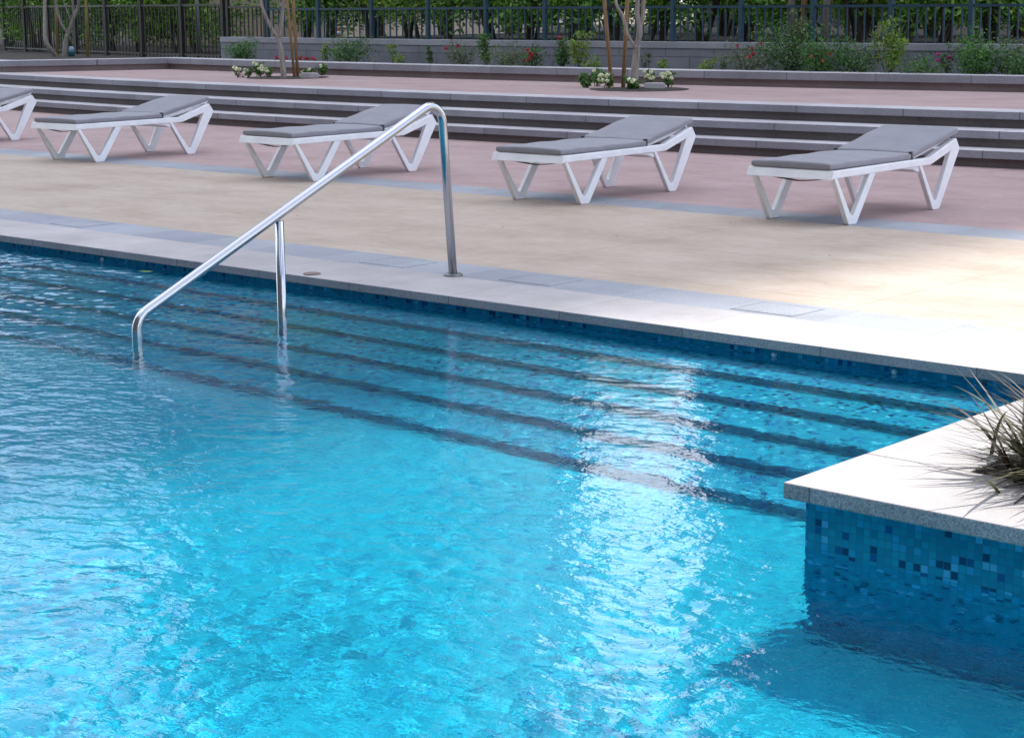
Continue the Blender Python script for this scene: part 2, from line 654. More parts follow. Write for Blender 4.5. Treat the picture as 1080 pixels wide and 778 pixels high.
# ------------------------------------------------------------------ swimming pool
FLOOR = -.845
WATER = -.085
pool = empty('swimming_pool', (0, 0, 0), 0, 'turquoise mosaic swimming pool with broad submerged steps and pale stone edge', 'swimming pool')
receivers = []


def pool_part(mb, name, m, bevel=0):
    o = mb.build(name, m, pool, bevel=bevel)
    receivers.append(o)
    return o


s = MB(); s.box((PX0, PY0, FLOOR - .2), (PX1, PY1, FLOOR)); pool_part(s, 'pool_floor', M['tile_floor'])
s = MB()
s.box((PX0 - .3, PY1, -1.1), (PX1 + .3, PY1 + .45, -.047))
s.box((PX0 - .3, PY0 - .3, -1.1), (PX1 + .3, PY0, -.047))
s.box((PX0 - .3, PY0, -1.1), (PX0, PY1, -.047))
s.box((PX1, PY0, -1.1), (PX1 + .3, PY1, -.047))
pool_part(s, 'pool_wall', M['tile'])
TT, RR_, Z1 = .31, .12, -.245
for k in range(5):
    s = MB()
    z = Z1 - RR_ * k
    s.box((PX0 + .004 * (k + 1), PY1 - TT * (k + 1), FLOOR - .1), (PX1 - .004 * (k + 1), PY1 - TT * k + .002, z))
    pool_part(s, 'pool_step', M['tile_step'], .006)
# stone edge: top and darker edge faces
s = MB()
s.box((PX0 - .6, 6.92, -.045), (PX1 + .6, 7.468, .002), 0)
s.box((PX0 - .6, PY0 - .5, -.045), (PX1 + .6, PY0 + .05, .002), 0)
cop = s.build('pool_edge_stone', [M['coping'], M['coping_edge']], pool, bevel=.004)
for p in cop.data.polygons:
    if p.normal.z < .5: p.material_index = 1


# ------------------------------------------------------------------ water
def axis_grid(lo, a, b, hi, fine, ratio=1.12):
    mid = np.arange(a, b + fine * .5, fine)
    left, x, d = [], a, fine
    while x > lo:
        d *= ratio; x -= d; left.append(max(x, lo))
    right, x, d = [], mid[-1], fine
    while x < hi:
        d *= ratio; x += d; right.append(min(x, hi))
    return np.unique(np.r_[left[::-1], mid, right])


gx_ = axis_grid(PX0, -12.4, -1.2, PX1, .0125)
gy_ = axis_grid(PY0, 1.9, PY1, PY1, .0125)
GX, GY = np.meshgrid(gx_, gy_)
GZ = np.zeros_like(GX)
wr = np.random.default_rng(11)
# wind-roughened patches: rougher to the left and towards the near side, calm by the far right steps
def soft(t): return 1 / (1 + np.exp(-t))
amp = .68 + .8 * soft((-7.6 - GX) * 2.2 + (GY - 4.6) * .6) + .35 * soft((3.6 - GY) * 2.5) - .22 * soft((GX + 4.6) * 3 + (GY - 5.4) * 3)
for i in range(7):
    th = wr.uniform(0, 6.28); k = 6.28 / wr.uniform(.9, 2.6)
    amp += .09 * np.sin(k * (GX * np.cos(th) + GY * np.sin(th)) + wr.uniform(0, 6.28))
amp *= 1 - .5 * soft((GY - 5.2) * 3) * soft((GX + 7.4) * 2.5)      # sheltered, calmer water over the steps
amp = np.clip(amp, .15, 2)
wx = .05 * np.sin(2.9 * GX + 1.7 * GY) + .04 * np.sin(4.7 * GY - 2.1 * GX + 1)
wy = .05 * np.sin(3.3 * GY - 1.3 * GX + 2) + .04 * np.sin(5.1 * GX + 2.3 * GY)
AX, AY = GX + wx, GY + wy
NW = 100
for i in range(NW):
    lam = .06 * (6 ** wr.uniform(0, 1) ** 1.3)
    th = R(100) + wr.normal(0, 1.0)
    k = 2 * np.pi / lam
    sl = .023 * (.5 + .5 * min(1, .10 / lam)) / math.sqrt(NW / 9.)
    ph = wr.uniform(0, 6.28)
    GZ += amp * sl / k * np.sin(k * (AX * math.cos(th) + AY * math.sin(th)) + ph)
ny, nx = GX.shape
idx = np.arange(nx * ny).reshape(ny, nx)
wf = np.c_[idx[:-1, :-1].ravel(), idx[:-1, 1:].ravel(), idx[1:, 1:].ravel(), idx[1:, :-1].ravel()]
M['water'] = mat('pool_water', (1, 1, 1), 0.)
wb = M['water'].node_tree.nodes['Principled BSDF']
wb.inputs['Transmission Weight'].default_value = 1
wb.inputs['IOR'].default_value = 1.333
_t = NT(M['water'])                      # finest wind ripples, too small for the mesh
_c1 = _t.coord((1, 1.5, 1), 'World')
_c2 = _t.coord((1.3, 1, 1), 'World')
_h = _t.math('ADD', _t.noise(_c1, 21, 2.5, .5), _t.math('MULTIPLY', _t.noise(_c2, 50, 2, .5), .30))
_big = _t.noise(_t.coord((1, 1, 1), 'World'), .9, 2, .5)
_am = _t.n('ShaderNodeMapRange')
_am.inputs['From Min'].default_value = .35
_am.inputs['From Max'].default_value = .65
_am.inputs['To Min'].default_value = .45
_am.inputs['To Max'].default_value = 1.2
_t.l(_big, _am.inputs['Value'])
_sp = _t.n('ShaderNodeSeparateXYZ')
_t.l(_t.coord((1, 1, 1), 'World'), _sp.inputs[0])
_lf = _t.n('ShaderNodeMapRange')
_lf.inputs['From Min'].default_value = -6.3
_lf.inputs['From Max'].default_value = -9.
_lf.inputs['To Min'].default_value = 1
_lf.inputs['To Max'].default_value = 1.25
_t.l(_sp.outputs[0], _lf.inputs['Value'])
_cy = _t.n('ShaderNodeMapRange')
_cy.inputs['From Min'].default_value = 4.4
_cy.inputs['From Max'].default_value = 6.0
_cy.inputs['To Min'].default_value = 1
_cy.inputs['To Max'].default_value = .5
_t.l(_sp.outputs[1], _cy.inputs['Value'])
_t.bump(_t.math('MULTIPLY', _h, _t.math('MULTIPLY', _t.math('MULTIPLY', _am.outputs[0], _lf.outputs[0]), _cy.outputs[0])), 1., .0031)
water = np_mesh('water', np.c_[GX.ravel(), GY.ravel(), GZ.ravel() + WATER], wf, M['water'], smooth=True)
tag(water, kind='structure')
water.cycles.is_caustics_caster = True

# ------------------------------------------------------------------ raised planter at the right
PXc, PYc, PZ = -2.887, 4.434, .12
planter = empty('planter', (PXc, PYc, FLOOR), 0, 'raised mosaic planter jutting into the pool, with a wide pale stone top', 'planter')
planter.location = (0, 0, 0)
s = MB()
s.box((PXc + .05, PYc + .05, -1.0), (PX1 - .01, PY1 - .01, PZ - .052))
o = s.build('tiled_wall', M['tile'], planter); receivers.append(o)
IX, IY = -2.53, 4.90                          # inner edge of the stone top
s = MB()
s.box((PXc, PYc, PZ - .05), (PX1 - .02, IY, PZ))
s.box((PXc, IY + .003, PZ - .05), (IX, 6.915, PZ))
st = s.build('stone_top', [M['planter_stone'], M['coping_edge']], planter, bevel=.005)
for p in st.data.polygons:
    if p.normal.z < .5: p.material_index = 1
s = MB()
gxs, gys = np.linspace(IX + .002, PX1 - .03, 40), np.linspace(IY + .005, 6.9, 24)
pv = [(x, y, PZ - .03 + .025 * rng.random()) for y in gys for x in gxs]
s.add(pv, [(j * 40 + i, j * 40 + i + 1, (j + 1) * 40 + i + 1, (j + 1) * 40 + i) for j in range(23) for i in range(39)])
s.build('soil', M['soil'], planter)

for o in receivers: o.cycles.is_caustics_receiver = True


def blades(n, length, spread, width, rs, up=1., bend=1.):
    r = np.random.default_rng(rs)
    V, Fc = [], []
    seg = 7
    for i in range(n):
        az = r.uniform(0, 2 * np.pi)
        el = np.clip(r.normal(.62 * up, .35), .08, 1.45)
        L = length * r.uniform(.5, 1.15)
        p = np.array([r.normal(0, spread), r.normal(0, spread), 0.])
        w0 = width * r.uniform(.6, 1.2)
        tw = np.array([-math.sin(az), math.cos(az), 0.])
        cur = r.uniform(.2, 1.0) * bend
        b0 = len(V)
        for k in range(seg + 1):
            t = k / seg
            e = el - cur * t ** 1.5 * 1.1
            if k:
                p = p + np.array([math.cos(az) * math.cos(e), math.sin(az) * math.cos(e), math.sin(e)]) * L / seg
                p[2] = max(p[2], .006)
            az += r.normal(0, .05)
            ww = w0 * (1 - t ** 2.2) + .0006
            V += [p - tw * ww / 2, p + tw * ww / 2]
        for k in range(seg):
            a = b0 + 2 * k
            Fc.append((a, a + 1, a + 3, a + 2))
    return np.array(V), np.array(Fc)


def grass(name, loc, n, length, spread, width, rs, label, up=1., bend=1.):
    v, f = blades(n, length, spread, width, rs, up, bend)
    o = np_mesh(name, v, f, M['blade'])
    o.location = loc
    return tag(o, label, 'plant')


grass('ornamental_grass', (-2.15, 5.11, PZ - .02), 1400, .42, .12, .016, 3, 'spiky bronze and olive grass clump at the near edge of the raised planter', 1.3, .9)
grass('ornamental_grass', (-1.35, 5.75, PZ - .02), 260, .55, .12, .011, 5, 'spiky grass clump deeper inside the raised planter, mostly out of frame')


def pebble(loc, r, m, label, seed):
    q = np.random.default_rng(seed)
    bm = bmesh.new()
    bmesh.ops.create_icosphere(bm, subdivisions=2, radius=r)
    for v in bm.verts: v.co = Vector((v.co.x * 1.3, v.co.y, v.co.z * .7)) * (1 + .15 * (q.random() - .5))
    me = bpy.data.meshes.new('pebble')
    bm.to_mesh(me); bm.free()
    me.materials.append(m)
    me.shade_smooth()
    o = bpy.data.objects.new('pebble', me)
    COL.objects.link(o)
    o.location = loc
    return tag(o, label, 'pebble')


pebble((-2.38, 4.965, PZ - .0), .016, M['coping'], 'small white pebble at the corner of the planter soil', 1)

# ------------------------------------------------------------------ handrail
HX = -7.113
hr = empty('handrail', (HX, 7.475, 0), 0, 'bent stainless steel handrail leading down the pool steps', 'handrail')


def hl(y, z): return (0, y - 7.475, z)


s = MB()
path = fillet([hl(5.266, -.62), hl(5.266, .045), hl(7.395, 1.012), hl(7.475, .0)], [.11, .10], 10)
s.tube(path, .0245, 18)
s.build('rail', M['steel'], hr, smooth=True)
s = MB()
s.tube([hl(6.187, -.62), hl(6.187, .43)], .0235, 18)
s.build('post', M['steel'], hr, smooth=True)
s = MB()
s.tube([(0, 0, .003), (0, 0, .012), (0, 0, .016)], [.055, .055, .045], 24)
s.build('flange', M['steel_dull'], hr, bevel=.001)


# ------------------------------------------------------------------ sun loungers
def cushion(path, hw, th, n_end=5, rs=0):
    """puffy slab along a path of (s, z) of its underside"""
    r = np.random.default_rng(rs)
    P = np.array(path, float)
    d = np.r_[0, np.cumsum(np.hypot(*np.diff(P, axis=0).T))]
    L = d[-1]
    rad = th * .30
    ts = np.r_[rad * (1 - np.cos(np.linspace(0, np.pi / 2, n_end))), np.linspace(rad, L - rad, 26)[1:-1], L - rad * (1 - np.cos(np.linspace(np.pi / 2, 0, n_end)))]
    V, nsec = [], 40
    for t in ts:
        y, z = np.interp(t, d, P[:, 0]), np.interp(t, d, P[:, 1])
        e = .01
        y2, z2 = np.interp(min(t + e, L), d, P[:, 0]), np.interp(min(t + e, L), d, P[:, 1])
        y1, z1 = np.interp(max(t - e, 0), d, P[:, 0]), np.interp(max(t - e, 0), d, P[:, 1])
        tang = np.array([y2 - y1, z2 - z1]); tang /= np.hypot(*tang)
        nrm = np.array([-tang[1], tang[0]])
        q = min(t, L - t)
        ks = math.sqrt(max(0, 1 - (1 - min(q / rad, 1)) ** 2)) if q < rad else 1.
        h2, w2 = th / 2 * (.35 + .65 * ks), hw - rad * .6 * (1 - ks)
        for k in range(nsec):
            a = 2 * np.pi * k / nsec
            ca, sa = math.cos(a), math.sin(a)
            x = math.copysign(abs(ca) ** .16, ca) * w2
            hz = math.copysign(abs(sa) ** .34, sa) * h2
            puff = .004 * math.cos(x / hw * 1.4) * (1 if sa > 0 else 0) + .0025 * math.sin(t * 17 + x * 6 + rs) * (sa > .3)
            c = np.array([y, z]) + nrm * (th / 2 + hz + puff)
            V.append((x, c[0], c[1]))
    m = MB()
    n = len(ts)
    f = []
    for i in range(n - 1):
        for k in range(nsec):
            k2 = (k + 1) % nsec
            f.append((i * nsec + k, i * nsec + k2, (i + 1) * nsec + k2, (i + 1) * nsec + k))
    f += [tuple(range(nsec))[::-1], tuple(range((n - 1) * nsec, n * nsec))]
    m.add(V, f)
    return m


def round_poly(pts, n=5):
    out = []
    for i, (x, y, r) in enumerate(pts):
        if not r:
            out.append((x, y))
            continue
        a, c = pts[i - 1], pts[(i + 1) % len(pts)]
        q = fillet([(a[0], a[1], 0), (x, y, 0), (c[0], c[1], 0)], [r], n)[1:-1]
        out += [(p.x, p.y) for p in q]
    return out


def make_lounger(label):
    t = empty('sun_lounger', (0, 0, 0), 0, label, 'sun lounger', 'sun loungers in a row on the deck')
    W = .343
    fr = MB()
    for sx in (-1, 1):
        a, b = sx * W, sx * (W - .05)
        fr.prism([(-.34, .334), (1.045, .338), (1.335, .418), (1.39, .43), (1.43, .512), (1.39, .502), (1.02, .392), (-.34, .388)], min(a, b), max(a, b))
    fr.prism([(-.362, .326), (-.338, .389), (-.285, .389), (-.285, .345)], -W - .003, W + .003)       # front apron
    fr.box((-W + .05, .86, .336), (W - .05, .92, .372))
    fr.box((-W + .05, .24, .336), (W - .05, .29, .372))
    fr.prism([(.60, .337), (.90, .337), (.905, .296), (.885, .292), (.80, .318)], -W + .016, W - .016)
    fr.prism([(1.40, .44), (1.44, .505), (1.415, .512), (1.375, .45)], -W + .05, W - .05)
    fr.build('frame', M['white'], t, bevel=.007)
    front = round_poly([(-.318, .342, 0), (-.108, 0, .02), (-.002, 0, .02), (.248, .342, 0), (.166, .342, 0), (-.062, .040, .03), (-.281, .342, 0)])
    rear = round_poly([(.876, .342, 0), (1.106, 0, .02), (1.206, 0, .02), (1.494, .432, .02), (1.432, .514, .012), (1.372, .488, 0), (1.344, .412, .02), (1.142, .040, .03), (.915, .342, 0)])
    for poly in (front, rear):
        for sx in (-1, 1):
            m = MB()
            a, b = sx * (W - .003), sx * (W - .042)
            m.prism(poly, min(a, b), max(a, b))
            m.build('leg', M['white'], t, bevel=.005)
    m = MB()
    for i in range(7):
        y0 = -.27 + i * .152
        m.box((-W + .052, y0, .374), (W - .052, y0 + .115, .384))
    m.build('seat_panel', M['white'], t, bevel=.003)
    m = MB()
    a0, a1 = np.array([.80, .388]), np.array([1.47, .527])
    u = (a1 - a0) / np.hypot(*(a1 - a0)); nn = np.array([-u[1], u[0]])
    for i in range(6):
        p, q = a0 + u * (i * .115), a0 + u * (i * .115 + .108)
        m.prism([tuple(p), tuple(q), tuple(q + nn * .012), tuple(p + nn * .012)], -.285, .285)
    m.prism([tuple(a0 - nn * .03), tuple(a1 - nn * .03), tuple(a1 - nn * .002), tuple(a0 - nn * .002)], -.262, .262)
    m.build('backrest', M['white'], t, bevel=.003)
    cushion([(-.335, .3875), (-.2, .389), (.2, .389), (.79, .391)], .322, .047, rs=1).build('seat_cushion', M['cushion'], t, smooth=True)
    cushion([(.79, .398), (.95, .433), (1.475, .543)], .322, .047, rs=2).build('back_cushion', M['cushion'], t, smooth=True)
    m = MB()
    pts = [(x, -.27, .335 - .032 * (1 - abs((x - .03) / .30) ** 1.3)) for x in np.linspace(-.27, .33, 13)]
    for a, b in zip(pts[:-1], pts[1:]): m.bar(a, b, .006, .03)
    m.build('strap', M['strap'], t)
    for sx in (-1, 1):
        m = MB()
        m.box((sx * .31 - .013, .778, .392), (sx * .31 + .013, .812, .4485))
        m.build('hinge_tab', M['strap'], t, bevel=.004)
    return t


LOUNGERS = [
    (-7.0, 11.079, .018, 'white sun lounger with grey cushion, the one nearest the planter, standing right of all others'),
    (-9.31, 10.953, .05, 'white sun lounger with grey cushion, right of the handrail\'s tall post'),
    (-12.37, 10.976, .018, 'white sun lounger with grey cushion partly hidden behind the sloping steel handrail'),
    (-15.63, 11.003, .06, 'white sun lounger with grey cushion, wholly in view, left of the sloping handrail'),
    (-18.95, 11.05, .06, 'white sun lounger cut off by the left edge of the picture'),
]
proto = None
for x, y, rz, lab in LOUNGERS:
    o = make_lounger(lab) if proto is None else copy_tree(proto)
    proto = proto or o
    o.location = (x, y, .001)
    o.rotation_euler = (0, 0, rz)
    o['label'] = lab
    q = random.Random(lab)
    for ch in o.children:               # pads never lie exactly alike
        if 'cushion' in ch.name:
            ch.location = (q.uniform(-.012, .012), q.uniform(-.010, .004), q.uniform(0, .002))
            ch.rotation_euler = (q.uniform(-.004, .004), q.uniform(-.006, .006), q.uniform(-.012, .012))

# ------------------------------------------------------------------ terrace steps, terrace, low wall
steps = empty('terrace_steps', (0, 0, 0), 0, 'three long gently curved grey stone steps rising to the pink terrace', 'steps')
for k, (cv, nx_) in enumerate(((N1, N2), (N2, N3), (N3, None))):
    z = .16 * (k + 1)
    line = [(x, cv(x)) for x in XS]
    s = MB()
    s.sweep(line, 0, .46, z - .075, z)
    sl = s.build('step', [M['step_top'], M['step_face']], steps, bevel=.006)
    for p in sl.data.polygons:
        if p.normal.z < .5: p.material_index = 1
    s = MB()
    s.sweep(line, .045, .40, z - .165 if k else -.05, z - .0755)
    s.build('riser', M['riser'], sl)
# dark skirting line where the first riser meets the deck is the riser's own foot
wing = [(-26.75, 17.36), (-25.66, 19.93)]
kx = [x for x in np.linspace(-24.9, 6, 32)]
inner = [(-46, 18.9), (-36, 17.9)] + wing + [(x, KERB(x)) for x in kx]
tv = MB()
xs2 = np.linspace(-46, 6, 105)
ik = np.array(inner)
v = []
for x in xs2: v += [(x, N3(x) + .40, .4795), (x, max(np.interp(x, ik[:, 0], ik[:, 1]) + .1, N3(x) + .45), .4795)]
tv.add(v, [(2 * i, 2 * i + 2, 2 * i + 3, 2 * i + 1) for i in range(len(xs2) - 1)])
tag(tv.build('terrace', M['pink']), kind='structure')
kerb = empty('low_wall', (0, 0, 0), 0, 'low kerb wall with pale grey stone cap edging the flower bed', 'wall')
s = MB(); s.sweep(inner, 0, .30, .3, .572); s.build('wall', M['kerb_wall'], kerb)
s = MB(); s.sweep(inner, -.05, .36, .573, .67)
cp = s.build('cap', [M['step_top'], M['step_face']], kerb, bevel=.006)
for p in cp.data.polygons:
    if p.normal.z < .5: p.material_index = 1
# soil of the bed and the ground behind the wall
WALLY = lambda x: KERB(x) + 1.2
s = MB()
bx = np.linspace(-60, 10, 141)
v = []
for x in bx: v += [(x, np.interp(x, ik[:, 0], ik[:, 1]) + .28, .585), (x, WALLY(max(x, -34)) + .1, .60)]
s.add(v, [(2 * i, 2 * i + 2, 2 * i + 3, 2 * i + 1) for i in range(len(bx) - 1)])
tag(s.build('flower_bed', M['soil']), kind='structure')
s = MB()
v = []
for x in bx:
    zz = .96 if x > -25.6 else .58
    v += [(x, WALLY(max(x, -34)) + .08, zz), (x, 75, zz)]
s.add(v, [(2 * i, 2 * i + 2, 2 * i + 3, 2 * i + 1) for i in range(len(bx) - 1)])
tag(s.build('rear_ground', M['soil']), kind='structure')

# ------------------------------------------------------------------ block wall and fence
bw = empty('block_wall', (0, 0, 0), 0, 'grey concrete block wall below the dark fence behind the flower bed', 'wall')
WX = np.linspace(-25.75, 6, 40)
wl = [(x, WALLY(x)) for x in WX]
s = MB(); s.sweep(wl, 0, .2, .4, .915); s.build('wall', M['block'], bw)
s = MB(); s.sweep(wl, -.012, .215, .916, 1.005); s.build('cap', M['cap_grey'], bw, bevel=.004)


def fence(name, xs_posts, yf, z0, zr, ztop, m, label, mb=None, nbar=9, pw=.06):
    t = empty(name, (0, 0, 0), 0, label, 'fence')
    P = [(x, yf(x)) for x in xs_posts]
    for x, y in P:
        s = MB(); s.box((x - pw / 2, y - pw / 2, z0), (x + pw / 2, y + pw / 2, ztop)); s.build('post', m, t, bevel=.004)
    for (a, b) in zip(P[:-1], P[1:]):
        A, B = Vector((*a, zr)), Vector((*b, zr))
        d = (B - A).normalized() * (pw / 2 - .002)
        s = MB(); s.bar(A + d, B - d, .034, .034); s.build('rail', mb or m, t)
        s = MB()
        lo = Vector((0, 0, z0 + .07 - zr))
        if nbar > 9: s.bar(A + d + lo, B - d + lo, .03, .03)
        for k in range(1, nbar):
            q = A.lerp(B, k / nbar)
            s.bar((q.x, q.y, z0 + .012), (q.x, q.y, zr - .015), .018, .018)
        s.build('bar_panel', mb or m, t)
    return t


FY = lambda x: WALLY(x) + .1
fp = [float(q) for q in (-24.39, -22.96, -21.59, -20.27, -19.02, -17.84, -16.70, -15.55, -14.45, -13.365, -12.265, -11.20, -10.13, -9.05, -7.98)]
fence('metal_fence', fp, FY, 1.004, 1.478, 2.15, M['fence'], 'dark teal metal railing standing on top of the grey block wall')
fence('metal_fence', [-25.62, -24.47], FY, 1.0, 1.52, 2.15, M['fence_brown'], 'short dark brown railing bay on the wall end, in front of the beige house')
fpl = [-36.4, -34.9, -33.4, -31.9, -30.4, -28.85, -27.3, -25.85]
fence('metal_fence', fpl, lambda x: WALLY(x) + .15, .6, 1.56, 2.15, M['fence_brown'], 'near black railing reaching down to the ground left of the block wall', nbar=11, pw=.075)


# ------------------------------------------------------------------ plants
def leaf_cloud(centers, n, size, rs, aspect=.5, flat=.5, spread=None):
    """n rhombic leaves scattered round centres (x, y, z, r)"""
    r = np.random.default_rng(rs)
    C = np.array(centers, float)
    w = C[:, 3] ** 2.2
    ci = r.choice(len(C), n, p=w / w.sum())
    d = r.normal(size=(n, 3)); d /= np.linalg.norm(d, axis=1)[:, None]
    rad = C[ci, 3] * r.uniform(.25, 1, n) ** .5 * (1 + .18 * r.normal(size=n))
    P = C[ci, :3] + d * rad[:, None] * np.array([1, 1, .85])
    nm = d * .6 + r.normal(size=(n, 3)) * .7 + np.array([0, 0, flat]); nm /= np.linalg.norm(nm, axis=1)[:, None]
    t = np.cross(nm, r.normal(size=(n, 3))); t /= np.linalg.norm(t, axis=1)[:, None]
    b = np.cross(nm, t)
    L = (size * r.uniform(.6, 1.3, n))[:, None]
    V = np.empty((n, 4, 3))
    V[:, 0] = P - t * L * .5
    V[:, 1] = P + b * L * aspect * .5 - nm * L * .06
    V[:, 2] = P + t * L * .5 + nm * L * .03
    V[:, 3] = P - b * L * aspect * .5 - nm * L * .06
    V = V.reshape(-1, 3)
    return V, np.arange(4 * n).reshape(n, 4)


def shrub(name, loc, h, w, n, leafm, label, cat='shrub', rs=0, bloom=None, size=.045, upright=False, group=None, stems=5):
    r = np.random.default_rng(rs + 100)
    t = empty(name, loc, 0, label, cat, group)
    s = MB()
    cs = []
    for i in range(stems):
        a = r.uniform(0, 6.28)
        q = w / 2 * r.uniform(.2, .85)
        top = np.array([math.cos(a) * q, math.sin(a) * q * .7, h * r.uniform(.55, .98)])
        if upright and i == 0: top = np.array([0, 0, h * .98])
        p0 = np.array([r.normal(0, .02), r.normal(0, .02), -.03])
        mid = (p0 + top) / 2 + np.array([*r.normal(0, .03, 2), .02])
        s.tube([p0, mid, top], [.006, .005, .003], 5)
        rr = w * (.18 if upright else .25)
        for f_ in (.45, .7, .95):
            pt = p0 * (1 - f_) ** 2 + 2 * f_ * (1 - f_) * mid + f_ ** 2 * top
            cs.append((*pt, rr * r.uniform(.6, 1.1)))
    v, f = leaf_cloud(cs, n, size, rs)
    v[:, 2] = np.maximum(v[:, 2], -.01)
    s.build('stems', M['bark_dark'], t)
    np_mesh('foliage', v, f, M[leafm], t)
    if bloom:
        bm_, k, pts = bloom
        for j in range(k):
            c = cs[r.integers(len(cs))] if pts is None else None
            p = np.array(c[:3]) + np.array([r.normal(0, .03), -abs(c[3]) * .8, c[3] * .6]) if pts is None else np.array(pts[j])
            v, f = leaf_cloud([(*p, .024)], 22, .034, rs * 7 + j, .8)
            np_mesh('flower', v, f, M[bm_], t)
    return t


def bed_xy(px, off):
    """X where the flower bed line (KERB + off) is seen at pixel column px"""
    lo, hi = -45., 5.
    for _ in range(50):
        x = (lo + hi) / 2
        p = np.array([x, KERB(x) + off, .7]) - EYE
        u = 540 + F_PX * (p @ rgt) / (p @ fwd)
        if u < px: lo = x
        else: hi = x
    return x, KERB(x) + off


BED = [  # px, top y, pixel width, offset, leaf, n, flower, upright, label
    (258, 44, 30, .55, 'leaf_flower', 420, None, False, 'dense mid green bush left of the young tree, against the block wall end'),
    (342, 48, 12, .45, 'leaf_lime', 60, None, True, 'thin pale green sprout behind the low wall, right of the brown stakes'),
    (372, 40, 46, .55, 'leaf_rose', 520, None, False, 'broad dark rose bush behind the low wall below the traffic cone'),
    (413, 47, 14, .5, 'leaf_lime', 45, None, True, 'single thin yellowish shoot against bare block wall'),
    (426, 58, 14, .4, 'leaf_lime', 60, None, False, 'tiny olive tuft between the yellowish shoot and a leafy shoot'),
    (452, 50, 13, .5, 'leaf_rose', 70, None, True, 'single dark leafy shoot left of the handrail\'s top bend'),
    (487, 44, 34, .5, 'leaf_grey', 190, ('petal_red', 2), False, 'sparse greyish rose bush with one red bloom near its foot'),
    (513, 38, 22, .55, 'leaf_flower', 230, None, True, 'upright green rose bush reaching over the block wall cap'),
    (535, 54, 44, .45, 'leaf_grey', 320, None, False, 'low spreading olive green mound left of the red flowers'),
    (560, 50, 24, .4, 'leaf_rose', 150, ('petal_red', 9), False, 'rose bush smothered in red blooms in the middle of the bed'),
    (592, 43, 26, .5, 'leaf_rose', 240, ('petal_red', 2), True, 'upright dark bush with a pink red bloom, left of the stakes'),
    (612, 37, 24, .45, 'leaf_lime', 230, None, True, 'tall lime green bush left of the tan stakes'),
    (626, 64, 18, .4, 'leaf_lime', 80, None, False, 'low lime green tuft at the foot of the left tan stake'),
    (683, 52, 16, .5, 'leaf_grey', 36, None, True, 'thin leaning twig with few leaves right of the grey trunk'),
    (698, 65, 12, .4, 'leaf_lime', 60, None, False, 'small green tuft above the white flowers, against block wall'),
    (745, 64, 20, .45, 'leaf_lime', 90, None, False, 'small yellowish tuft alone on the bare wall stretch'),
    (762, 60, 14, .5, 'leaf_grey', 40, None, False, 'little grey twiggy plant left of the red blooms'),
    (786, 52, 40, .5, 'leaf_grey', 300, ('petal_red', 5), False, 'greyish rose bush with red blooms left of the tallest bush'),
    (832, 38, 60, .6, 'leaf_rose', 900, None, False, 'widest dark green rose bush, its top hiding the fence foot'),
    (837, 14, 20, .65, 'leaf_grey', 170, None, True, 'tall grey green shoot rising out of the widest bush across the railing'),
    (866, 50, 36, .45, 'leaf_flower', 360, ('petal_red', 3), False, 'leafy green rose bush with a salmon red bloom on top'),
    (906, 47, 40, .5, 'leaf_rose', 420, None, False, 'dark spreading rose bush left of the tall lime plant'),
    (938, 25, 28, .5, 'leaf_lime', 420, None, True, 'tall bright lime green bush rising above the wall cap'),
    (968, 68, 46, .4, 'leaf_flower', 260, None, False, 'low green mound right of the tall lime bush'),
    (1000, 48, 16, .5, 'leaf_rose', 50, ('petal_pink', 3), True, 'thin stem carrying three magenta flowers'),
    (1030, 37, 50, .5, 'leaf_flower', 900, None, False, 'big round green bush right of the magenta flowers'),
    (1066, 48, 34, .6, 'leaf_grey', 130, None, False, 'loose pale arching branches at the right edge of the bed'),
    (1080, 62, 26, .4, 'leaf_rose', 200, None, False, 'dark bush cut by the right edge of the picture'),
]
for i, (px, ty, pw_, off, lf, n, bl, upr, lab) in enumerate(BED):
    x, y = bed_xy(px, off)
    dist = np.dot(np.array([x, y, .7]) - EYE, fwd)
    d = fwd + rgt * (px - 540) / F_PX - upv * (ty - 389) / F_PX
    h_ = CAM_H + d[2] * dist - .59
    w_ = pw_ * dist / F_PX * (1.5 if px < 760 else 1.85)
    shrub('rose_bush' if lf in ('leaf_rose', 'leaf_grey') else 'garden_plant', (x, y, .59), max(h_ * 1.08, .12), w_, int(n * 3.4), lf, lab, 'shrub', i + 1,
          (bl[0], bl[1], None) if bl else None, .04, upr, None, 3 if n < 100 else 7)
for i, px in enumerate((292, 301, 317, 324, 331)):
    x, y = bed_xy(px, .35)
    lab = ('leftmost tiny red flower left of the young tree trunk', 'tiny red flower right beside the young tree trunk', 'tiny red flower just right of the brown stakes', 'middle tiny red flower right of the brown stakes', 'rightmost tiny red flower of the low row')[i]
    t = shrub('bedding_flower', (x, y, .6), .13 + .02 * (i % 3), .10, 14, 'leaf_rose', lab, 'flower', 60 + i, ('petal_red', 2, [(0, -.03, .12), (.03, -.02, .10)]), .03, False, 'tiny red flowers in the bed', 3)


# young trees with stakes on the terrace
def young_tree(loc, label, limbs, crown, rs, m='bark'):
    t = empty('young_tree', loc, 0, label, 'tree')
    s = MB()
    for pts, rad in limbs:
        P = np.array(pts, float)
        # resample smoothly
        k = np.linspace(0, 1, 4 * len(P))
        tt_ = np.linspace(0, 1, len(P))
        Q = np.c_[[np.interp(k, tt_, P[:, a]) for a in range(3)]].T
        for _ in range(2): Q[1:-1] = (Q[:-2] + 2 * Q[1:-1] + Q[2:]) / 4
        rr = np.interp(k, np.linspace(0, 1, len(rad)), rad) * (1 + .05 * np.random.default_rng(rs).normal(size=len(k)))
        s.tube(Q, list(rr), 10)
    s.build('trunk', M[m], t, smooth=True)
    v, f = leaf_cloud(crown, 1500, .075, rs, .5)
    np_mesh('crown', v, f, M['leaf_hedge_light'], t)
    return t


